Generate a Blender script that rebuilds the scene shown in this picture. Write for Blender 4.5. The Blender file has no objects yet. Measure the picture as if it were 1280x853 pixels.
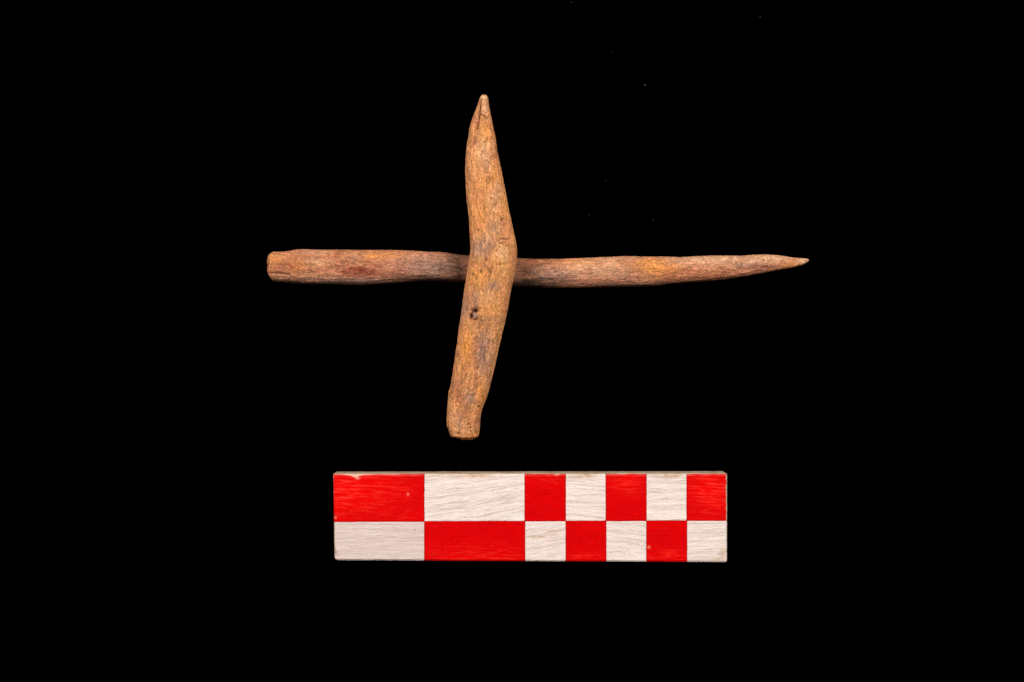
import bpy, math
import numpy as np
from mathutils import Vector

# ------------------------------------------------------------------ camera, light, exposure
sc = bpy.context.scene
C = sc.collection
MM = 0.001
LENS, SENSOR = 60.0, 36.0
ZT = 8.0                                   # top of the scale bar, mm
PX = 10.0 / 50.3                           # mm per photograph pixel at the bar's top (1 cm squares)
CAMH = 1280 * PX * LENS / SENSOR + ZT      # camera height over the cloth, mm

cd = bpy.data.cameras.new('camera')
cam = bpy.data.objects.new('camera', cd); C.objects.link(cam)
cd.lens, cd.sensor_width = LENS, SENSOR
cd.clip_start, cd.clip_end = 0.01, 20.0
cam.location = (0, 0, CAMH * MM)
sc.camera = cam

w = bpy.data.worlds.new('World'); sc.world = w; w.use_nodes = True
w.node_tree.nodes['Background'].inputs[0].default_value = (1, 0.97, 0.94, 1)
w.node_tree.nodes['Background'].inputs[1].default_value = 0.05

def softbox(name, loc, size, power, col):
    l = bpy.data.lights.new(name, 'AREA'); l.shape = 'RECTANGLE'
    l.size, l.size_y = size
    l.energy = power; l.color = col
    o = bpy.data.objects.new(name, l); C.objects.link(o)
    o.location = loc
    o.rotation_euler = (Vector((0, -0.03, 0)) - Vector(loc)).to_track_quat('-Z', 'Y').to_euler()
softbox('softbox_left', (-0.46, 0.27, 0.50), (0.28, 0.28), 4.95, (1.0, 0.96, 0.91))
softbox('softbox_right', (0.46, 0.27, 0.54), (0.28, 0.28), 5.5, (1.0, 0.96, 0.91))

sc.view_settings.view_transform = 'Standard'
sc.view_settings.look = 'None'
sc.view_settings.exposure = 0.0
sc.view_settings.gamma = 1.0

# ------------------------------------------------------------------ helpers
def scale_at(z): return PX * (CAMH - z) / (CAMH - ZT)
def px2mm(px, py, z):
    k = scale_at(z)
    return (px - 640.0) * k, (426.5 - py) * k

def _hash(ix, iy, iz, seed):
    h = (ix * 374761393 + iy * 668265263 + iz * 2147483647 + seed * 1274126177) & 0xFFFFFFFF
    h = ((h ^ (h >> 13)) * 1274126177) & 0xFFFFFFFF
    h = (h ^ (h >> 16)) * 2246822519 & 0xFFFFFFFF
    return ((h ^ (h >> 15)) & 0xFFFFFF) / float(0xFFFFFF)
def vnoise(x, y, z, seed=0):
    x, y, z = np.broadcast_arrays(x, y, z)
    ix, iy, iz = (np.floor(a).astype(np.int64) for a in (x, y, z))
    fx, fy, fz = x - ix, y - iy, z - iz
    fx, fy, fz = (f * f * (3 - 2 * f) for f in (fx, fy, fz))
    r = 0
    for a in (0, 1):
        for b in (0, 1):
            for c in (0, 1):
                wgt = (fx if a else 1 - fx) * (fy if b else 1 - fy) * (fz if c else 1 - fz)
                r = r + wgt * _hash(ix + a, iy + b, iz + c, seed)
    return r * 2 - 1
def fbm(x, y, z, oct=4, seed=0):
    r, a, n = 0, 1.0, 0
    for i in range(oct):
        r = r + a * vnoise(x, y, z, seed + i * 17); n += a
        x, y, z, a = x * 2.03, y * 2.03, z * 2.03, a * 0.5
    return r / n

def mesh_from(name, V, F, mat, attrs=None, smooth=True, parent=None):
    me = bpy.data.meshes.new(name)
    F = np.asarray(F)
    me.from_pydata(V.tolist(), [], F.tolist() if F.dtype != object else [list(f) for f in F])
    me.update()
    if smooth: me.polygons.foreach_set('use_smooth', np.ones(len(me.polygons), bool))
    for k, a in (attrs or {}).items():
        a = np.asarray(a, np.float32)
        if a.ndim == 2:
            at = me.attributes.new(k, 'FLOAT_VECTOR', 'POINT'); at.data.foreach_set('vector', a.ravel())
        else:
            at = me.attributes.new(k, 'FLOAT', 'POINT'); at.data.foreach_set('value', a.ravel())
    me.materials.append(mat)
    o = bpy.data.objects.new(name, me); C.objects.link(o)
    if parent: o.parent = parent
    return o

class NT:
    """small node-tree writer"""
    def __init__(self, name):
        self.m = bpy.data.materials.new(name); self.m.use_nodes = True
        self.t = self.m.node_tree; self.t.nodes.clear()
        self.out = self.n('ShaderNodeOutputMaterial')
        self.b = self.n('ShaderNodeBsdfPrincipled')
        self.t.links.new(self.b.outputs[0], self.out.inputs[0])
    def n(self, typ, **kw):
        nd = self.t.nodes.new(typ)
        for k, v in kw.items(): setattr(nd, k, v)
        return nd
    def put(self, s, v):
        if isinstance(v, bpy.types.NodeSocket): self.t.links.new(v, s)
        else: s.default_value = v
    def attr(self, name, vec=False):
        a = self.n('ShaderNodeAttribute', attribute_name=name)
        return a.outputs['Vector' if vec else 'Fac']
    def scl(self, v, s):
        m = self.n('ShaderNodeVectorMath', operation='MULTIPLY'); self.put(m.inputs[0], v); m.inputs[1].default_value = s
        return m.outputs[0]
    def noise(self, v, scale, detail=4, rough=0.6, dist=0.0):
        m = self.n('ShaderNodeTexNoise'); self.put(m.inputs['Vector'], v)
        m.inputs['Scale'].default_value = scale; m.inputs['Detail'].default_value = detail
        m.inputs['Roughness'].default_value = rough; m.inputs['Distortion'].default_value = dist
        return m.outputs['Fac']
    def ramp(self, f, stops, interp='LINEAR'):
        r = self.n('ShaderNodeValToRGB'); self.put(r.inputs[0], f); cr = r.color_ramp; cr.interpolation = interp
        while len(cr.elements) < len(stops): cr.elements.new(0.5)
        for e, (p, c) in zip(cr.elements, stops):
            e.position = p; e.color = (c, c, c, 1) if not hasattr(c, '__len__') else (*c, 1)
        return r.outputs[0]
    def mix(self, f, a, b, mode='MIX'):
        m = self.n('ShaderNodeMix', data_type='RGBA', blend_type=mode)
        self.put(m.inputs[0], f)
        for s, v in ((m.inputs[6], a), (m.inputs[7], b)):
            self.put(s, (*v, 1) if isinstance(v, tuple) else v)
        return m.outputs[2]
    def math(self, op, a, b=0.0, clamp=False):
        m = self.n('ShaderNodeMath', operation=op, use_clamp=clamp); self.put(m.inputs[0], a); self.put(m.inputs[1], b)
        return m.outputs[0]
    def bump(self, h, dist, strength=1.0, prev=None):
        m = self.n('ShaderNodeBump'); m.inputs['Strength'].default_value = strength
        m.inputs['Distance'].default_value = dist; self.put(m.inputs['Height'], h)
        if prev is not None: self.put(m.inputs['Normal'], prev)
        return m.outputs[0]
    def bsdf(self, **kw):
        for k, v in kw.items():
            k = k.replace('_', ' ')
            self.put(self.b.inputs[k], (*v, 1) if isinstance(v, tuple) and len(v) == 3 else v)
        return self.m

# ------------------------------------------------------------------ materials
def mat_wood(name, patches, lum=1.0, gr=1.0, fibre_dark=(0.30, 0.20, 0.16)):
    t = NT(name)
    co = t.attr('grain', True)
    wn = t.n('ShaderNodeTexNoise'); t.put(wn.inputs['Vector'], t.scl(co, (0.16, 0.3, 0.3)))
    wn.inputs['Scale'].default_value = 1.0; wn.inputs['Detail'].default_value = 3
    ws = t.n('ShaderNodeVectorMath', operation='SUBTRACT'); t.put(ws.inputs[0], wn.outputs['Color']); ws.inputs[1].default_value = (.5, .5, .5)
    wa = t.n('ShaderNodeVectorMath', operation='ADD'); t.put(wa.inputs[0], co); t.put(wa.inputs[1], t.scl(ws.outputs[0], (3.0, 3.0, 3.0)))
    co = wa.outputs[0]
    big = t.noise(t.scl(co, (0.10, 0.26, 0.26)), 1.0, 5, 0.62, 0.4)
    col = t.ramp(big, patches)
    # medium flecks of yellower, pinker and greyer wood
    med = t.noise(t.scl(co, (0.38, 0.95, 0.95)), 1.0, 5, 0.68, 0.7)
    med2 = t.noise(t.scl(co, (0.30, 0.8, 0.8)), 1.7, 4, 0.65, 0.7)
    col = t.mix(t.ramp(med, [(0.53, 0.0), (0.66, 0.65)]), col, (0.84 * lum, 0.44 * lum * gr, 0.16 * lum))
    col = t.mix(t.ramp(med, [(0.33, 0.60), (0.45, 0.0)]), col, (0.42 * lum, 0.19 * lum * gr, 0.115 * lum))
    col = t.mix(t.ramp(med2, [(0.51, 0.0), (0.62, 0.75)]), col, (0.64 * lum, 0.235 * lum * gr, 0.115 * lum))
    # tints and stains over the wood; the darkest also paints shade at the crossing
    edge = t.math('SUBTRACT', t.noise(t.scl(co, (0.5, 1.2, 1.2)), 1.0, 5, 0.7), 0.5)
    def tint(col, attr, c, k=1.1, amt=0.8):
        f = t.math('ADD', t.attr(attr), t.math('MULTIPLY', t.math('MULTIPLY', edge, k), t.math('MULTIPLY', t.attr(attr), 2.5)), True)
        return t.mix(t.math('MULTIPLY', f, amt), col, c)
    col = tint(col, 'orange', (0.84, 0.31, 0.060), 1.2, 0.85)
    col = tint(col, 'red', (0.30, 0.055, 0.028), 2.6, 0.95)
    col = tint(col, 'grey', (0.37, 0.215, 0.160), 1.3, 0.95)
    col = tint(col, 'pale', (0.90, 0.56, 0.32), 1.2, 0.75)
    col = tint(col, 'stain_shade', (0.048, 0.027, 0.017), 0.8, 0.97)
    # long fibres and pores: darker and lighter streaks of the same colour
    fib = t.noise(t.scl(co, (0.34, 3.0, 3.0)), 1.0, 6, 0.70, 0.35)
    pore = t.noise(t.scl(co, (1.3, 2.9, 2.9)), 1.0, 4, 0.74, 0.3)
    spark = t.noise(t.scl(co, (1.7, 3.6, 3.6)), 1.0, 3, 0.7)
    def gain(col, f, amt):
        m = t.n('ShaderNodeVectorMath', operation='SCALE'); t.put(m.inputs[0], col)
        t.put(m.inputs['Scale'], t.math('MAXIMUM', t.math('ADD', t.math('MULTIPLY', t.math('SUBTRACT', f, 0.5), amt), 1.0), 0.2))
        return m.outputs[0]
    zone = t.noise(t.scl(co, (0.16, 0.4, 0.4)), 1.3, 3, 0.6)
    col = gain(col, fib, t.math('ADD', t.math('MULTIPLY', zone, 3.6), 0.7))
    col = gain(col, spark, t.math('SUBTRACT', 4.2, t.math('MULTIPLY', zone, 3.6)))
    col = gain(col, med2, 1.6)
    col = t.mix(t.ramp(pore, [(0.29, 0.95), (0.40, 0.0)]), col, fibre_dark, 'MULTIPLY')
    hi = t.mix(1.0, col, (2.2, 2.4, 2.6), 'MULTIPLY')
    col = t.mix(t.ramp(pore, [(0.60, 0.0), (0.74, 0.55)]), col, hi)
    col = t.mix(t.attr('knot'), col, (0.045, 0.018, 0.009))
    h = t.math('ADD', t.math('MULTIPLY', fib, 1.0), t.math('MULTIPLY', pore, 0.8))
    nb = t.bump(h, 0.00045, 1.0)
    return t.bsdf(Base_Color=col, Roughness=t.ramp(fib, [(0.3, 0.85), (0.7, 0.60)]), Specular_IOR_Level=0.22, Normal=nb)

M_cross = mat_wood('tan_wood', [(0.26, (0.46, 0.180, 0.085)), (0.42, (0.63, 0.250, 0.095)),
                                (0.54, (0.73, 0.305, 0.105)), (0.70, (0.78, 0.38, 0.14))])
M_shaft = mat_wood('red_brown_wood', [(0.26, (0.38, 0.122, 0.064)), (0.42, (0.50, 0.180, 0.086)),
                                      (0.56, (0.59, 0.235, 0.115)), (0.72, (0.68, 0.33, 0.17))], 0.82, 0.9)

def mat_knot():
    t = NT('pale_knot')
    g = t.n('ShaderNodeTexCoord').outputs['Object']
    n = t.noise(g, 2600, 4, 0.7)
    return t.bsdf(Base_Color=t.ramp(n, [(0.35, (0.20, 0.09, 0.05)), (0.6, (0.46, 0.26, 0.17))]), Roughness=0.8,
                  Normal=t.bump(n, 0.0003, 0.8))
M_knot = mat_knot()

def mat_red():
    t = NT('red_paint')
    co = t.attr('grain', True)
    brush = t.noise(t.scl(co, (0.20, 2.0, 1)), 1.0, 6, 0.72, 0.5)
    blot = t.noise(t.scl(co, (0.22, 0.35, 1)), 1.0, 3, 0.5)
    col = t.ramp(blot, [(0.35, (0.565, 0.0005, 0.0016)), (0.7, (0.65, 0.0006, 0.0014))])
    col = t.mix(t.math('MULTIPLY', t.attr('wear_sheen'), 0.55), col, (0.86, 0.003, 0.002))  # sheen of the lamps on the red, put into the base colour
    scr = t.math('MULTIPLY', t.ramp(brush, [(0.50, 0.0), (0.62, 1.0)]), t.attr('wear_sheen'), True)
    col = t.mix(t.math('MULTIPLY', scr, 0.8), col, (0.95, 0.050, 0.028))
    col = t.mix(t.math('MULTIPLY', t.ramp(brush, [(0.30, 0.6), (0.42, 0.0)]), 0.18), col, (0.45, 0.001, 0.002))
    speck = t.noise(t.scl(co, (2.2, 2.8, 1)), 1.0, 2, 0.6)
    col = t.mix(t.ramp(speck, [(0.71, 0.0), (0.76, 0.6)]), col, (0.85, 0.22, 0.13))
    col = t.mix(t.attr('rim'), col, (0.30, 0.002, 0.004))
    col = t.mix(t.attr('bare'), col, (0.72, 0.42, 0.33))
    h = t.math('ADD', brush, t.math('MULTIPLY', speck, 0.35))
    return t.bsdf(Base_Color=col, Roughness=0.34, Specular_IOR_Level=0.05, Normal=t.bump(h, 0.00012, 0.6))
def mat_white():
    t = NT('white_paint')
    co = t.attr('grain', True)
    warp = t.noise(t.scl(co, (0.08, 0.30, 1)), 1.0, 3, 0.5)
    wco = t.n('ShaderNodeVectorMath', operation='ADD')
    t.put(wco.inputs[0], co)
    cb = t.n('ShaderNodeCombineXYZ'); t.put(cb.inputs[1], t.math('MULTIPLY', warp, 2.2))
    t.put(wco.inputs[1], cb.outputs[0])
    ring = t.noise(t.scl(wco.outputs[0], (0.035, 0.95, 1)), 1.0, 3, 0.55)
    fine = t.noise(t.scl(wco.outputs[0], (0.22, 4.2, 1)), 1.0, 5, 0.7)
    brk = t.noise(t.scl(co, (0.25, 0.5, 1)), 1.0, 3, 0.6)
    col = t.ramp(brk, [(0.3, (0.78, 0.645, 0.60)), (0.7, (0.88, 0.765, 0.715))])
    lines = t.math('MULTIPLY', t.ramp(ring, [(0.50, 0.0), (0.56, 1.0), (0.63, 0.0)]), t.ramp(brk, [(0.36, 0.1), (0.58, 1.0)]))
    col = t.mix(t.math('MULTIPLY', lines, 0.62), col, (0.46, 0.33, 0.26))
    col = t.mix(t.ramp(fine, [(0.30, 0.70), (0.45, 0.0)]), col, (0.42, 0.31, 0.26))
    col = t.mix(t.ramp(fine, [(0.56, 0.0), (0.70, 0.7)]), col, (0.95, 0.87, 0.82))
    pits = t.noise(t.scl(co, (1.1, 3.2, 1)), 1.0, 3, 0.7)
    col = t.mix(t.math('MULTIPLY', t.ramp(pits, [(0.30, 0.8), (0.37, 0.0)]), 1.0), col, (0.24, 0.16, 0.12))
    col = t.mix(t.attr('tone'), col, (0.62, 0.475, 0.435))
    we = t.math('MULTIPLY', t.attr('wear_sheen'), t.ramp(t.noise(t.scl(co, (0.5, 1.0, 1)), 1.0, 4, 0.7), [(0.32, 0.2), (0.6, 1.0)]))
    col = t.mix(we, col, (0.50, 0.30, 0.15))
    col = t.mix(t.attr('knot'), col, (0.06, 0.03, 0.02))
    h = t.math('ADD', t.math('MULTIPLY', fine, 0.8), t.math('MULTIPLY', ring, 0.9))
    return t.bsdf(Base_Color=col, Roughness=0.62, Specular_IOR_Level=0.25, Normal=t.bump(h, 0.00035, 0.8))
def mat_block():
    t = NT('bare_wood')
    co = t.attr('grain', True)
    fine = t.noise(t.scl(co, (0.12, 2.0, 2.0)), 1.0, 5, 0.7, 0.2)
    blot = t.noise(t.scl(co, (0.16, 0.3, 0.3)), 1.0, 4, 0.6)
    col = t.ramp(fine, [(0.3, (0.40, 0.27, 0.17)), (0.65, (0.66, 0.53, 0.40))])
    col = t.mix(t.ramp(blot, [(0.40, 0.75), (0.55, 0.0)]), col, (0.30, 0.18, 0.10))
    return t.bsdf(Base_Color=col, Roughness=0.7, Specular_IOR_Level=0.25, Normal=t.bump(fine, 0.0003, 0.7))
M_red, M_white, M_block = mat_red(), mat_white(), mat_block()

def mat_cloth():
    t = NT('black_velvet')
    g = t.n('ShaderNodeTexCoord').outputs['Object']
    n = t.noise(g, 900, 3, 0.6)
    return t.bsdf(Base_Color=t.ramp(n, [(0.3, (0.00003, 0.00003, 0.00003)), (0.7, (0.00008, 0.00008, 0.00008))]),
                  Roughness=1.0, Specular_IOR_Level=0.0)
def mat_lint():
    t = NT('grey_lint')
    g = t.n('ShaderNodeTexCoord').outputs['Object']
    return t.bsdf(Base_Color=t.ramp(t.noise(g, 3000, 2), [(0.3, (0.10, 0.10, 0.10)), (0.7, (0.20, 0.20, 0.19))]), Roughness=1.0)

# ------------------------------------------------------------------ the black cloth
def make_cloth():
    n, s = 161, 900.0
    g = np.linspace(-s / 2, s / 2, n)
    X, Y = np.meshgrid(g, g, indexing='ij')
    R = np.hypot(X, Y)
    Z = 2.0 * fbm(X / 130, Y / 130, 0 * X, 3, 5) * np.clip((R - 190) / 150, 0, 1)
    V = np.stack([X, Y, Z], -1).reshape(-1, 3) * MM
    i, j = np.meshgrid(np.arange(n - 1), np.arange(n - 1), indexing='ij')
    a = (i * n + j).ravel()
    F = np.stack([a, a + n, a + n + 1, a + 1], -1)
    o = mesh_from('black_cloth', V, F, mat_cloth()); o['kind'] = 'structure'
make_cloth()

# ------------------------------------------------------------------ the two sticks
def smooth(a, k):
    if k < 2: return a
    ker = np.hanning(k + 2)[1:-1]; ker /= ker.sum()
    p = k // 2
    return np.convolve(np.pad(a, (p, k - 1 - p), mode='reflect', reflect_type='odd'), ker, 'valid')

def make_stick(name, axis, stations, zc_pts, ht_pts, sq, mat, seed, feats, tints, ns, nt, blunt=0):
    """stations: (position along the stick, one edge, other edge) measured in photograph pixels"""
    st = np.array(stations, float)
    t0, t1 = st[0, 0], st[-1, 0]
    # denser rings towards both ends so that they close round
    u = np.linspace(0, 1, ns)
    e = 0.5 - 0.5 * np.cos(np.pi * u)
    T = t0 + (t1 - t0) * (0.72 * u + 0.28 * e)
    lo, hi = np.interp(T, st[:, 0], st[:, 1]), np.interp(T, st[:, 0], st[:, 2])
    k = 13
    inner = slice(ns // 40, ns - ns // 40)
    lo2, hi2 = smooth(lo, k), smooth(hi, k)
    lo[inner], hi[inner] = lo2[inner], hi2[inner]
    cen, hw = (lo + hi) / 2, (hi - lo) / 2
    zp, hp = np.array(zc_pts, float), np.array(ht_pts, float)
    zc = smooth(np.interp(T, zp[:, 0], zp[:, 1]), 41)
    ht = smooth(np.interp(T, hp[:, 0], hp[:, 1]), 41)
    cap = np.minimum(1, hw / np.maximum(np.interp(T, hp[:, 0], hp[:, 2]), 1e-6))
    ht = ht * np.clip(cap, 0, 1)
    th = np.linspace(0, 2 * np.pi, nt, endpoint=False)
    ct, sn = np.cos(th), np.sin(th)
    cy = np.sign(ct) * np.abs(ct) ** sq
    cz = np.sign(sn) * np.abs(sn) ** sq
    k_ = np.array([scale_at(z) for z in zc])
    HW = (hw * k_)[:, None]
    HT = ht[:, None]
    S = T[:, None] * PX + 0 * th[None]
    A = HW * cy[None]; B = HT * cz[None]
    # relief: lumps, long fibres, pits
    gx, gy, gz = S, A, B
    d = 0.24 * fbm(gx * 0.11, gy * 0.22, gz * 0.22, 3, seed) * (0.25 + 0.75 * np.abs(sn)[None])
    fib = fbm(gx * 0.22, gy * 1.7, gz * 1.7, 4, seed + 50)
    d = d + 0.19 * fib * (0.55 + 0.45 * np.abs(sn)[None])
    pit = fbm(gx * 0.9, gy * 1.6, gz * 1.6, 4, seed + 90)
    d = d - 0.30 * np.clip(-pit - 0.22, 0, 1)
    d = d + 0.06 * fbm(gx * 2.5, gy * 3, gz * 3, 2, seed + 120)
    amp = np.clip(np.minimum(HW, HT) / 2.6, 0.12, 1)
    d = d * amp
    # picture position of each vertex on the upper side
    CROSS = cen[:, None] + A / k_[:, None]
    if axis == 'x': PXx, PXy = T[:, None] + 0 * th[None], CROSS
    else: PXx, PXy = CROSS, T[:, None] + 0 * th[None]
    top = (sn > 0.05)[None] * 1.0
    knot = np.zeros_like(S)
    for f in feats:
        kind = f[0]
        if kind == 'pit':                       # x, y, rx, ry, depth mm, darkness
            _, x, y, rx, ry, dep, dk = f
            g = np.exp(-(((PXx - x) / rx) ** 2 + ((PXy - y) / ry) ** 2)) * top
            d = d - dep * g; knot = np.maximum(knot, dk * np.clip(g * 1.3 - 0.15, 0, 1))
        elif kind == 'line':                    # polyline groove: points, width px, depth mm, darkness
            _, pts, wd, dep, dk = f
            best = np.full_like(S, 1e9)
            for (x0, y0), (x1, y1) in zip(pts[:-1], pts[1:]):
                vx, vy = x1 - x0, y1 - y0
                q = np.clip(((PXx - x0) * vx + (PXy - y0) * vy) / (vx * vx + vy * vy), 0, 1)
                best = np.minimum(best, np.hypot(PXx - x0 - q * vx, PXy - y0 - q * vy))
            g = np.exp(-(best / wd) ** 2) * top
            d = d - dep * g; knot = np.maximum(knot, dk * g)
        elif kind == 'step':                    # everything right of the line lies lower
            _, pts, dep = f
            p = np.array(pts, float)
            xl = np.interp(PXy, p[:, 1], p[:, 0])
            win = np.clip((PXy - p[0, 1]) / 14, 0, 1) * np.clip((p[-1, 1] - PXy) / 20, 0, 1)
            d = d - dep * win * top / (1 + np.exp(-(PXx - xl) / 0.9))
        elif kind == 'bump':
            _, x, y, rx, ry, dep = f
            d = d + dep * np.exp(-(((PXx - x) / rx) ** 2 + ((PXy - y) / ry) ** 2)) * top
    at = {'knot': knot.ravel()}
    for ch in ('orange', 'red', 'grey', 'pale', 'stain_shade'):
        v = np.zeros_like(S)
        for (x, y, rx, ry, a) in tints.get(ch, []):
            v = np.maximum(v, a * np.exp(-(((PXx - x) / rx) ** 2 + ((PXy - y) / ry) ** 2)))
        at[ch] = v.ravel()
    nrm = np.hypot(cy[None] / np.maximum(HW, .05), cz[None] / np.maximum(HT, .05))
    A2 = A + d * (cy[None] / np.maximum(HW, .05)) / nrm
    B2 = B + d * (cz[None] / np.maximum(HT, .05)) / nrm
    # ragged cut face: the fibres end at uneven lengths
    dist = np.abs(T - (t0 if blunt == 0 else t1))[:, None]
    rg = np.exp(-dist / 7.0) * (2.6 * fbm(ct[None] * 3 + 0 * S, sn[None] * 3 + 0 * S, 0 * S, 3, seed + 7) + 1.6 * fbm(A * 1.2, B * 1.2, 0 * S, 2, seed + 8)) * k_[:, None]
    if axis == 'x':
        X = ((T - 640) * k_)[:, None] + rg
        Y = ((426.5 - cen) * k_)[:, None] - A2
    else:
        X = ((cen - 640) * k_)[:, None] + A2
        Y = ((426.5 - T) * k_)[:, None] + rg
    Z = zc[:, None] + B2
    Z = np.maximum(Z, -0.0)
    V = np.stack([X, Y, Z], -1).reshape(-1, 3)
    grain = np.stack([S + seed * 37.0, A, B + seed], -1).reshape(-1, 3)
    i, j = np.meshgrid(np.arange(ns - 1), np.arange(nt), indexing='ij')
    a = (i * nt + j).ravel(); b = (i * nt + (j + 1) % nt).ravel()
    F = np.stack([a, b, b + nt, a + nt], -1)
    if axis == 'y': F = F[:, ::-1]
    F = F.tolist()
    c0, c1 = list(range(nt)), list(range((ns - 1) * nt, ns * nt))
    if axis == 'y': F += [c0, c1[::-1]]
    else: F += [c0[::-1], c1]
    zb = V[:, 2].min()
    V[:, 2] -= zb
    base = np.array([V[:, 0].mean(), V[:, 1].mean(), 0])
    V -= base
    me_o = mesh_from(name, V * MM, np.array(F, dtype=object), mat, {'grain': grain, **at})
    me_o.location = base * MM
    return me_o

shaft_st = [(335.0, 331, 334), (335.6, 327, 338), (336.6, 322, 343.5), (338.2, 318.2, 348), (340, 316.3, 350.3), (343, 315, 352.4), (350, 315.3, 353),
    (360, 314.5, 353.7), (370, 312.8, 354.3), (380, 312.3, 355), (400, 312.3, 355), (420, 312.2, 355.3),
    (435, 312.9, 356.2), (450, 313, 357), (465, 313, 356), (485, 313, 354.5), (500, 313.2, 353.8),
    (515, 313.5, 352.4), (525, 314.2, 351.6), (535, 315, 351.5), (550, 315.4, 351.7), (560, 316.5, 352),
    (575, 318.7, 352.2), (585, 319.6, 353), (615, 321, 356.5), (646, 322.6, 359), (660, 323.4, 359.4), (680, 324, 360), (700, 324, 360.5),
    (720, 322.8, 360), (740, 322, 359.5), (760, 321.8, 358.8), (780, 320.4, 358.4), (800, 320.9, 357.8),
    (819, 320.9, 357.2), (840, 321.3, 354.8), (850, 321.8, 354), (870, 320.6, 352.5), (890, 319.9, 351),
    (910, 320, 349), (930, 319.9, 345.7), (940, 318.9, 344), (955, 318.2, 341.2), (970, 319, 338.5),
    (980, 320.4, 336.8), (990, 322, 335), (1000, 322.8, 332.6), (1006, 323.2, 330), (1009.5, 323.8, 327.6), (1011, 325.0, 326.2)]
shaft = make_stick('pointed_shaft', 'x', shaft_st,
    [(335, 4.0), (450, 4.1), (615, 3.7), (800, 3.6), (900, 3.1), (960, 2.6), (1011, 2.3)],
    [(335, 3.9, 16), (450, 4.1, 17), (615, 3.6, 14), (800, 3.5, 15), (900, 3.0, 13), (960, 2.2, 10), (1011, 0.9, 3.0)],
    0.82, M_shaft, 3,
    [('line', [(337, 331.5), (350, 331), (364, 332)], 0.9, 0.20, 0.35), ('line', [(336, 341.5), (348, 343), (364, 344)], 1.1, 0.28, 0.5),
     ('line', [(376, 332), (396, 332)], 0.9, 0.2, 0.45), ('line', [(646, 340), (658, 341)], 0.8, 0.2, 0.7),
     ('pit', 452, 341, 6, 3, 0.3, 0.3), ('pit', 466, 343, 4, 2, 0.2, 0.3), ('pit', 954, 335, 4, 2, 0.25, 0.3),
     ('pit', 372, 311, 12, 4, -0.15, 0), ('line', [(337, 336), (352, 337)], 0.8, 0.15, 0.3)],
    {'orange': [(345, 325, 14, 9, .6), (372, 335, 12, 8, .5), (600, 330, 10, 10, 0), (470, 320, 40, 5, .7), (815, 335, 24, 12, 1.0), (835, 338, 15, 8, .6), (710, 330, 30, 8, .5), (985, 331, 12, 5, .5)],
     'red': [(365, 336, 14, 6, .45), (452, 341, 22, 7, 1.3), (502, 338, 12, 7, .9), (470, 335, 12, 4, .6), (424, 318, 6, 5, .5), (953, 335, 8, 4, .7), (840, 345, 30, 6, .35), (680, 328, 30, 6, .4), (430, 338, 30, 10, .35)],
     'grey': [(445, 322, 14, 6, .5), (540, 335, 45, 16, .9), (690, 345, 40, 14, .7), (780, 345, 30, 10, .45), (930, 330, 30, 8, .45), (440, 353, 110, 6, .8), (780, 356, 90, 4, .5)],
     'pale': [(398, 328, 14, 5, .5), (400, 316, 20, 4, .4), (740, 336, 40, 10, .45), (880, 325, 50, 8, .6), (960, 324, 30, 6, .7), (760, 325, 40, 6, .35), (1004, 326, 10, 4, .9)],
     'stain_shade': [(572, 336, 24, 24, .68), (545, 352, 46, 7, 1.0), (662, 357, 36, 10, 1.3), (690, 353, 20, 8, .7), (655, 342, 20, 18, .55), (615, 340, 40, 30, .8), (575, 347, 16, 9, .9), (555, 338, 12, 5, .6)]},  # dark stain together with the bent stick's shadow, painted into the colour
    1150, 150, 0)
shaft['label'] = 'longer reddish brown stick with one sharpened end, lying on the black cloth under the other'
shaft['category'] = 'stick'
shaft['group'] = 'crossed wooden sticks'

cross_st = [(118.8, 603.6, 606), (119.4, 602.2, 608), (121, 600.8, 609.4), (124, 599.4, 610.3), (133, 596.6, 611.2), (141, 593.4, 612.8), (149, 590.2, 614.7), (157, 588, 616.2),
    (166, 586.2, 617.5), (182, 583.5, 620), (198.5, 582.2, 623.4), (215, 581.5, 627), (231, 582.3, 629.9), (246.4, 583.2, 633),
    (262.8, 585, 636), (279, 586.5, 639.6), (295.6, 587.3, 643.4), (305, 587.9, 645.2), (312, 588.0, 645.9), (320, 587.2, 645.9), (328.5, 586, 645),
    (345, 583.2, 642.6), (361, 580.4, 638.9), (383, 577.6, 635.4), (407, 574.5, 630.4), (430, 572.2, 624.7), (454, 568.2, 619.6),
    (477, 564.2, 613.8), (484, 563.0, 612.2), (489, 561, 611), (500.7, 560, 607), (512, 559, 602.4), (524, 558.5, 600.4), (533, 558.8, 599.9),
    (537, 560.8, 599.6), (542, 562.3, 599), (544.6, 563.8, 598.3), (545.8, 568, 597), (547.3, 573.5, 594.5), (548.4, 579, 590)]
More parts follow.
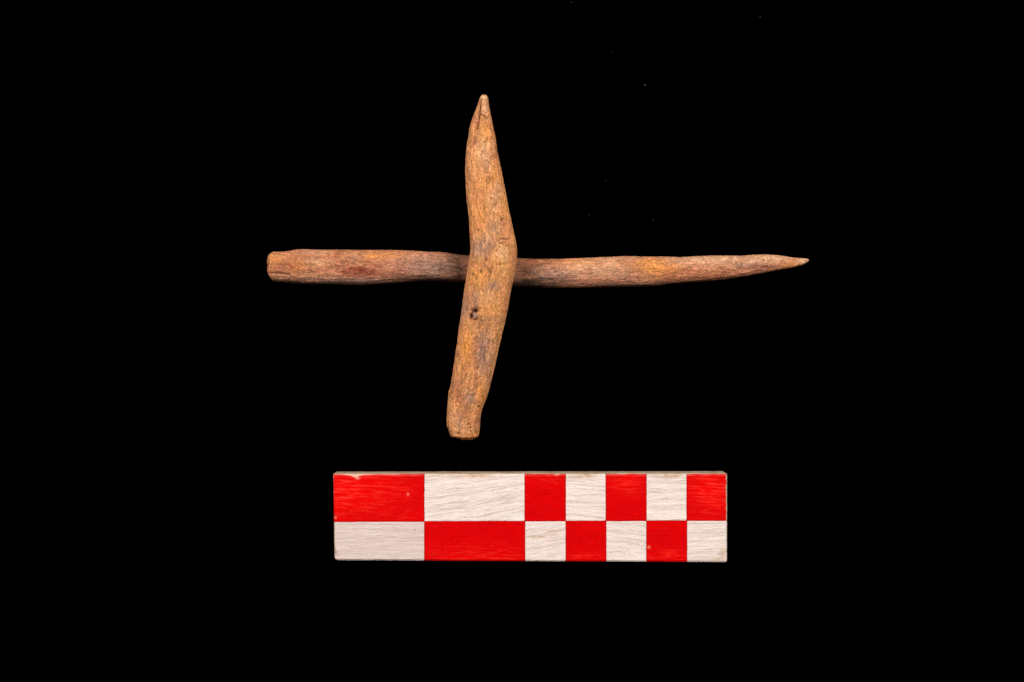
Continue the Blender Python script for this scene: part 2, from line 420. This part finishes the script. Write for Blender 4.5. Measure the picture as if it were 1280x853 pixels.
cross = make_stick('bent_stick', 'y', cross_st,
    [(118, 12.4), (180, 12.1), (260, 11.5), (338, 10.2), (440, 6.6), (548, 2.9)],
    [(118, 1.4, 4), (150, 2.6, 11), (200, 3.7, 17), (310, 4.3, 22), (338, 4.3, 22), (440, 3.8, 20), (548, 2.9, 15)],
    0.66, M_cross, 11,
    [('line', [(601, 126), (599.5, 140), (599, 152), (596, 164)], 1.3, 0.55, 0.62), ('line', [(601, 145), (606, 147), (609, 150)], 1.2, 0.4, 0.5),
     ('pit', 593, 178, 5, 6, 0.25, 0.35), ('pit', 594, 181, 3, 3, 0.2, 0.4),
     ('pit', 593.6, 389.2, 4.0, 2.6, 1.3, 1.0), ('pit', 589.6, 394, 2.6, 4.6, 1.2, 1.0), ('pit', 593.5, 400.5, 1.6, 1.3, 0.4, 0.8), ('pit', 594, 382, 3.5, 7, 0.2, 0.2),
     ('line', [(596, 400), (594.5, 420), (593, 440), (597, 462)], 2.2, 0.28, 0.10),
     ('pit', 628, 276, 2.2, 3.2, 0.35, 0.7), ('pit', 631, 283, 1.6, 2, 0.2, 0.4), ('pit', 618, 258, 4, 3, 0.2, 0.35), ('pit', 605, 260, 1.2, 7, 0.2, 0.3),
     ('line', [(623, 303), (626, 299), (630, 301), (636, 300)], 0.9, 0.25, 0.6), ('line', [(624, 306), (632, 304), (634, 309)], 0.9, 0.22, 0.5),
     ('pit', 620, 287, 1.3, 2, 0.2, 0.5), ('pit', 622, 293, 1.1, 2, 0.2, 0.5), ('pit', 617, 284, 1.2, 1.6, 0.2, 0.4),
     ('pit', 607.5, 326, 2.4, 2.6, 0.3, 0.5), ('pit', 613, 340, 4, 3.5, 0.35, 0.45), ('pit', 602, 341, 1.4, 2.4, 0.25, 0.6), ('pit', 592, 344, 1.3, 1.5, 0.2, 0.7),
     ('pit', 595.5, 349, 1, 3, 0.2, 0.6), ('pit', 596, 337, 1.2, 1.6, 0.2, 0.5), ('pit', 627, 332, 6, 1.8, 0.2, 0.3),
     ('pit', 598.6, 508, 1.4, 1.4, 0.25, 0.7), ('pit', 589, 493.5, 2, 1.6, 0.15, 0.0), ('pit', 573, 541, 3, 2, 0.3, 0.45), ('pit', 588.5, 534, 1.3, 1.3, 0.3, 0.8),
     ('pit', 586, 530, 2, 1.2, 0.2, 0.5), ('pit', 595, 540, 1.5, 1.5, 0.25, 0.6), ('step', [(597, 395), (595, 420), (594.5, 440), (596.5, 455), (599, 478)], 0.38), ('step', [(588, 160), (590, 172), (588, 190)], -0.2), ('bump', 577, 436, 12, 30, 0.25), ('bump', 630, 318, 12, 20, 0.2)],
    {'orange': [(606, 170, 8, 16, .7), (612, 230, 14, 20, .55), (600, 270, 10, 22, .5), (622, 320, 14, 14, .6), (585, 435, 7, 22, .95), (602, 490, 7, 20, .8), (600, 350, 24, 14, .5), (613, 382, 14, 26, .55), (588, 300, 3, 20, .7), (595, 545, 20, 4, .5), (630, 245, 5, 40, .5)],
     'red': [(593, 180, 5, 9, .35), (589, 293, 3, 8, .4), (580, 520, 10, 14, .45), (589, 494, 2.2, 1.8, 1.0), (573, 541, 4, 2.5, .8), (575, 495, 10, 10, .35), (586, 545, 14, 4, .3), (600, 205, 5, 8, .3)],
     'grey': [(603, 310, 17, 13, .85), (618, 285, 10, 10, .55), (622, 238, 6, 10, .4), (607, 440, 11, 32, .75), (617, 358, 9, 7, .7), (580, 385, 8, 16, .6), (588, 497, 8, 9, .7), (594, 376, 5, 14, .6), (612, 400, 16, 6, .4), (608, 212, 6, 14, .35), (570, 400, 5, 20, .4)],
     'pale': [(605, 122, 6, 6, .9), (604, 190, 8, 18, .55), (607, 138, 4, 10, .5), (627, 318, 8, 9, .6), (618, 250, 9, 16, .35), (574, 530, 10, 14, .35), (610, 372, 12, 10, .35), (612, 300, 5, 6, .3)],
     'stain_shade': [(560, 515, 3, 20, .25), (646, 325, 3, 20, .2)]},
    820, 230, 1)
cross['label'] = 'shorter tan stick bent at its middle, laid across the longer stick'
cross['category'] = 'stick'
cross['group'] = 'crossed wooden sticks'

def hit_z(o, x, y):
    """height (mm) of a stick's upper skin at x, y mm"""
    loc = o.location
    ok, p, n, i = o.ray_cast(Vector((x * MM - loc.x, y * MM - loc.y, 0.2)), Vector((0, 0, -1)))
    return p.z / MM if ok else None

# let the bent stick bear on the shaft: lower or raise it until it just presses in
bpy.context.view_layer.update()

def make_knot():
    kx, ky = px2mm(594.2, 394.8, 9.5)
    z = hit_z(cross, kx, ky)
    n, m = 14, 7
    V, F = [], []
    rng = np.random.default_rng(4)
    for r in range(m + 1):
        f = r / m
        rad = 0.66 * math.sin(f * math.pi / 2)
        for k in range(n):
            a = 2 * math.pi * k / n
            q = 1 + 0.18 * math.sin(3 * a + 1)
            V.append((rad * q * math.cos(a), rad * 1.15 * q * math.sin(a), 0.42 * math.cos(f * math.pi / 2) + rng.uniform(-.04, .04) - (0.5 if r == m else 0)))
    for r in range(m):
        for k in range(n):
            a, b = r * n + k, r * n + (k + 1) % n
            F.append((a, a + n, b + n, b))
    V = np.array(V) + np.array([kx, ky, z + 0.12])
    V = V * MM - np.array(cross.location)
    o = mesh_from('knot', V, np.array(F), M_knot, parent=cross)
    o['label'] = 'small pale knot in a dark hole'
make_knot()

# ------------------------------------------------------------------ the scale bar
# corners of the painted face, photograph pixels
TL, TR, BL, BR = (416.3, 592.3), (909.2, 591.8), (417.9, 700.9), (909.0, 703.2)
rng = np.random.default_rng(8)
bx0, by0 = px2mm((TL[0] + TR[0]) / 2, (TL[1] + BL[1]) / 2, ZT)
bar = bpy.data.objects.new('scale_bar', None); C.objects.link(bar)
bar.location = (bx0 * MM, by0 * MM, 0)
bar.empty_display_size = 0.01
bar['label'] = 'wooden scale bar painted with red and white squares on the black cloth'
bar['category'] = 'scale bar'

def edge_dist(x, y):
    """distance (mm) from a point of the face to the bar's outline, inside positive; x, y in photograph px"""
    l = TL[0] + (BL[0] - TL[0]) * np.clip((y - TL[1]) / (BL[1] - TL[1]), 0, 1)
    r = TR[0] + (BR[0] - TR[0]) * np.clip((y - TR[1]) / (BR[1] - TR[1]), 0, 1)
    tp = TL[1] + (TR[1] - TL[1]) * np.clip((x - TL[0]) / (TR[0] - TL[0]), 0, 1)
    bt = BL[1] + (BR[1] - BL[1]) * np.clip((x - BL[0]) / (BR[0] - BL[0]), 0, 1)
    dl, dr, dt, db = (x - l) * PX, (r - x) * PX, (y - tp) * PX, (bt - y) * PX
    return dl, dr, dt, db
def face_z(x, y):
    """height of the worn face: edges rounded, surface slightly uneven"""
    z = ZT + 0.05 * fbm(x / 60, y / 30, 0 * x, 3, 31)
    for d, R in zip(edge_dist(x, y), (0.45, 0.5, 0.28, 0.55)):
        q = np.clip((R - d) / R, 0, 1)
        z = z - R * (1 - np.sqrt(np.maximum(0, 1 - q * q)))
    return z

def make_block():
    # outline loop with rounded, slightly chewed corners
    def seg(a, b, n): return [(a[0] + (b[0] - a[0]) * i / n, a[1] + (b[1] - a[1]) * i / n) for i in range(n)]
    cor = []
    for (c, p, q, r) in ((TL, BL, TR, 2.0), (TR, TL, BR, 3.2), (BR, TR, BL, 3.0), (BL, BR, TL, 6.0)):
        def toward(t, r=r, c=c):
            L = math.hypot(t[0] - c[0], t[1] - c[1]); return (c[0] + (t[0] - c[0]) * r / L, c[1] + (t[1] - c[1]) * r / L)
        a, b = toward(p), toward(q)
        arc = [((1 - s) ** 2 * a[0] + 2 * s * (1 - s) * c[0] + s * s * b[0], (1 - s) ** 2 * a[1] + 2 * s * (1 - s) * c[1] + s * s * b[1]) for s in np.linspace(0, 1, 7)]
        cor.append(arc)
    loop = []
    for k in range(4):
        loop += cor[k]
        a, b = cor[k][-1], cor[(k + 1) % 4][0]
        loop += seg(a, b, 160 if k % 2 == 0 else 44)[1:]
    L = np.array(loop)
    cx, cy = L.mean(0)
    n = len(L)
    nx, ny = np.roll(L[:, 0], -1) - np.roll(L[:, 0], 1), np.roll(L[:, 1], -1) - np.roll(L[:, 1], 1)
    ln = np.hypot(nx, ny); NX, NY = -ny / ln, nx / ln          # inward (image axes, clockwise loop)
    sgn = np.sign(NX * (cx - L[:, 0]) + NY * (cy - L[:, 1])); NX, NY = NX * sgn, NY * sgn
    prof = [(0.5, 0.0), (0.14, 0.25), (0.04, 0.8)] + [(0.0, z) for z in np.linspace(1.6, 6.6, 9)]
    R = 0.42
    for a in np.linspace(0, 1, 6): prof.append((R * (1 - math.cos(a * math.pi / 2)), ZT - 0.16 - R + R * math.sin(a * math.pi / 2)))
    V, G = [], []
    for ins, z in prof:
        wob = 0.07 * fbm(L[:, 0] / 7, L[:, 1] / 7, 0 * L[:, 0] + z * 0.6, 4, 77)
        x = (L[:, 0] - 640) * PX - wob * NX + ins * NX
        y = (426.5 - L[:, 1]) * PX + wob * NY - ins * NY
        V.append(np.stack([x, y, 0 * x + z], -1)); G.append(np.stack([x, y + 3, 0 * x + z * 1.7], -1))
    V = np.concatenate(V); G = np.concatenate(G)
    F = []
    for r in range(len(prof) - 1):
        for k in range(n):
            a, b = r * n + k, r * n + (k + 1) % n
            F.append([b, a, a + n, b + n])
    F.append(list(range(n))); F.append(list(range((len(prof) - 1) * n, len(prof) * n))[::-1])
    o = mesh_from('wood_block', V * MM - np.array([bx0, by0, 0]) * MM, np.array(F, dtype=object), M_block, {'grain': G}, parent=bar)
    o['label'] = 'bare wood body showing along the upper edge'
make_block()

XS_top = [416.9, 530.2, 656.0, 707.0, 757.4, 807.9, 858.4, 907.7]
XS_bot = [418.3, 530.6, 656.2, 707.4, 757.6, 808.2, 858.6, 908.7]
def mid_y(x): return 652.3 - 1.4 * (x - 416) / 493
def top_y(x): return 592.6 + 0.0 * x
def bot_y(x): return 700.6 + 2.2 * (x - 416) / 493
WEAR_W = [(585, 594, 42, 4, .9), (540, 593, 20, 2.5, .6), (730, 594, 20, 4, .9), (838, 594.5, 20, 4.5, .95), (903, 692, 4, 7, .8), (897, 700, 10, 3, .5),
          (673, 671, 13, 2.0, .75), (692, 664, 10, 1.5, .7), (690, 670, 8, 3, .4), (420, 695, 5, 6, .3)]
WEAR_SHEEN_R = [(440, 612, 60, 30, 1.0), (428, 625, 18, 20, 1.0), (890, 612, 25, 26, 1.0), (780, 602, 26, 14, .7), (682, 598, 24, 8, .45), (590, 690, 60, 10, .4), (520, 640, 30, 16, .3), (832, 694, 24, 6, .6), (732, 696, 24, 5, .5), (600, 697, 60, 4, .6)]  # painted sheen patches on the red, with the paler scratches
def make_square(row, k, seed):
    red = (row + k) % 2 == 0
    xs = XS_top if row == 0 else XS_bot
    x0, x1 = xs[k], xs[k + 1]
    nx, ny = int((x1 - x0) * 1.6), 84
    U, W = np.meshgrid(np.linspace(0, 1, nx), np.linspace(0, 1, ny), indexing='ij')
    lap = -0.45 if red else 0.1
    in0, in1 = (0 if k == 0 else lap), (0 if k == 6 else lap)
    rag = 0.30                                         # red laid last, lapping over the white
    X = (x0 + in0) + (x1 - in1 - x0 - in0) * U
    wl = rag * fbm(0 * W + seed, W * 9, 0 * W, 3, seed) * (1 - U) + rag * fbm(0 * W + seed + 9, W * 9, 0 * W, 3, seed + 1) * U
    X = X + wl * (0.6 if 0 < k < 6 else 1.0)
    yt = top_y(X) if row == 0 else mid_y(X) + lap
    yb = mid_y(X) - lap if row == 0 else bot_y(X)
    Y = yt + (yb - yt) * W
    outer = (1 - W) if row == 0 else W
    Y = Y + 0.45 * fbm(X / 6, 0 * X + row, 0 * X, 4, seed + 3) * outer ** 6 + 0.22 * fbm(X / 9, 0 * X, 0 * X, 3, 55) * (1 - outer) ** 6
    # worn round corners and nibbled outer edges
    for (cx, cy, sx, sy, r) in ((TL[0], TL[1], 1, 1, 1.6), (TR[0], TR[1], -1, 1, 3.6), (BR[0], BR[1], -1, -1, 3.4), (BL[0], BL[1], 1, -1, 6.0)):
        px_, py_ = cx + sx * r, cy + sy * r
        qx, qy = (X - px_) * -sx, (Y - py_) * -sy
        h = np.hypot(qx, qy); out = (qx > 0) & (qy > 0) & (h > r * 0.97)
        f = np.where(out, r * 0.97 / np.maximum(h, 1e-6), 1)
        X = np.where(out, px_ + (X - px_) * f, X); Y = np.where(out, py_ + (Y - py_) * f, Y)
    if k in (0, 6):
        o_ = (1 - U) if k == 0 else U
        nib = np.clip(fbm(Y / 4, 0 * Y + k, 0 * Y, 4, 401) * 1.6 - 0.1, 0, 1) * (1.0 if row else 0.45)
        X = X + (1 if k == 0 else -1) * nib * o_ ** 8 * 1.6
        if row == 1 and k == 0: X = X + 1.6 * np.exp(-((Y - 689.5) / 1.6) ** 2) * o_ ** 8
    Z = face_z(X, Y) + (0.075 if red else 0.02)
    Z = Z + 0.022 * fbm(X / 14, Y / 2.2, 0 * X, 4, seed + 5)
    # the paint film is a little thicker at its rim and turns down at the very edge
    e = np.minimum(np.minimum(U * (x1 - x0), (1 - U) * (x1 - x0)), np.minimum(W * (yb - yt), (1 - W) * (yb - yt)))
    Z = Z + 0.03 * np.exp(-((e - 2.2) / 1.2) ** 2) - 0.05 * np.exp(-(e / 0.6) ** 2)
    bare = np.zeros_like(X); knot = np.zeros_like(X)
    if red and row == 0 and k == 0:                   # chipped corner
        line = np.interp(X, [416, 428, 438, 442, 446, 449, 455, 470, 500], [593.0, 593.4, 594.6, 596.2, 597.6, 595, 593.6, 593.2, 593.0])
        bare = np.clip((line - Y) / 0.9 + 0.5, 0, 1) * (X < 500)
        bare = np.maximum(bare, 0.7 * np.exp(-((X - 447) / 2.5) ** 2 - ((Y - 597.8) / 1.4) ** 2))
        bare = np.maximum(bare, 0.55 * np.exp(-((X - 510) / 1.2) ** 2 - ((Y - 618) / 1.6) ** 2))
        bare = np.maximum(bare, 0.55 * np.exp(-((X - 419.5) / 1.2) ** 2 - ((Y - 647) / 1.4) ** 2))
        Z = Z - 0.06 * bare
    if red and row == 0 and k == 2: bare = np.exp(-((X - 696) / 3) ** 2 - ((Y - 593) / 1.3) ** 2)
    if red and row == 1 and k == 5: bare = 0.5 * np.exp(-((X - 811) / 1.5) ** 2 - ((Y - 684) / 1.5) ** 2)
    if red: bare = np.maximum(bare, 0.22 * np.exp(-((edge_dist(X, Y)[2] - 0.35) / 0.22) ** 2) * (row == 0) * np.clip(0.5 + fbm(X / 10, Y / 3, 0 * X, 3, 19), 0, 1))
    if not red and row == 1 and k == 0:
        for (x, y, r) in ((419.3, 690, 1.5), (418.6, 686.5, 0.8), (518.4, 662.6, 0.8)): knot = np.maximum(knot, np.exp(-((X - x) / r) ** 2 - ((Y - y) / r) ** 2))
    wear_sheen = np.zeros_like(X)
    for (x, y, rx, ry, a) in (WEAR_SHEEN_R if red else WEAR_W): wear_sheen = np.maximum(wear_sheen, a * np.exp(-((X - x) / rx) ** 2 - ((Y - y) / ry) ** 2))
    inner = np.minimum(U * (x1 - x0) + (9 if k == 0 else 0), (1 - U) * (x1 - x0) + (9 if k == 6 else 0))
    vin = ((1 - W) if row == 0 else W) * (yb - yt)
    rim = np.exp(-(np.minimum(inner, vin) / 0.75) ** 2) if red else 0 * X
    xm, ym = (X - 640) * PX, (426.5 - Y) * PX
    nV = nx * ny
    top = np.stack([xm, ym, Z], -1).reshape(-1, 3)
    # skirt down into the wood
    ring = np.concatenate([np.arange(ny), np.arange(1, nx) * ny + ny - 1, (nx - 1) * ny + np.arange(ny - 2, -1, -1), np.arange(nx - 2, 0, -1) * ny])
    sk = top[ring].copy(); sk[:, 2] -= 0.30
    V = np.concatenate([top, sk])
    i, j = np.meshgrid(np.arange(nx - 1), np.arange(ny - 1), indexing='ij')
    a = (i * ny + j).ravel()
    F = np.stack([a, a + 1, a + ny + 1, a + ny], -1)
    m = len(ring); q = np.arange(m)
    Fs = np.stack([ring[q], nV + q, nV + (q + 1) % m, ring[(q + 1) % m]], -1)[:, ::-1]
    F = np.concatenate([F, Fs])
    rot = math.radians([-2, 9, 3, -3, 2, 1, -2][k] if row == 0 else [1, 0, 12, 0, -9, 0, 3][k])
    gx, gy = xm - xm.mean(), ym - ym.mean()
    gr = np.stack([gx * math.cos(rot) + gy * math.sin(rot) + seed * 23.7, -gx * math.sin(rot) + gy * math.cos(rot) + seed * 11.3, 0 * gx + seed], -1).reshape(-1, 3)
    ext = lambda v: np.concatenate([v.ravel(), v.ravel()[ring]])
    at = {'grain': np.concatenate([gr, gr[ring]]), 'wear_sheen': ext(wear_sheen), 'bare': ext(bare), 'rim': ext(rim), 'knot': ext(knot), 'tone': ext(0 * X + (0.6 if (row, k) == (1, 0) else (0.12 if row else 0.0)))}
    o = mesh_from('red_square' if red else 'white_square', V * MM - np.array([bx0, by0, 0]) * MM, F, M_red if red else M_white, at, parent=bar)
    return o
for row in (0, 1):
    for k in range(7): make_square(row, k, 3 + row * 10 + k)

# ------------------------------------------------------------------ lint on the cloth
def make_lint():
    V, F = [], []
    r = np.random.default_rng(2)
    for (px, py, ang, ln, wd) in ((806.0, 106.6, -58, 0.42, 0.07), (714.4, 3.4, 80, 0.3, 0.035), (950.2, 21.6, 85, 0.3, 0.03), (736.6, 269, 60, 0.25, 0.03), (816.5, 276, 90, 0.25, 0.03),
                              (757.0, 226.5, 20, 0.25, 0.03), (764.5, 66, 40, 0.2, 0.025)):
        x, y = px2mm(px, py, 0)
        n, m = 7, 5
        b = len(V)
        for i in range(n):
            f = i / (n - 1) - 0.5
            a = math.radians(ang) + 0.9 * f
            cx, cy, cz = x + ln * f * math.cos(a), y + ln * f * math.sin(a), wd + 0.05 * (1 - 4 * f * f)
            ra = wd * math.sqrt(max(0.05, 1 - 3.6 * f * f))
            for k in range(m):
                q = 2 * math.pi * k / m
                V.append((cx - math.sin(a) * ra * math.cos(q), cy + math.cos(a) * ra * math.cos(q), cz + ra * math.sin(q)))
        for i in range(n - 1):
            for k in range(m):
                p, s = b + i * m + k, b + i * m + (k + 1) % m
                F.append([p, s, s + m, p + m])
        F.append(list(range(b, b + m))[::-1]); F.append(list(range(b + (n - 1) * m, b + n * m)))
    o = mesh_from('lint', np.array(V) * MM, np.array(F, dtype=object), mat_lint())
    o['kind'] = 'stuff'; o['label'] = 'tiny grey specks of lint on the black cloth'; o['category'] = 'lint'
make_lint()
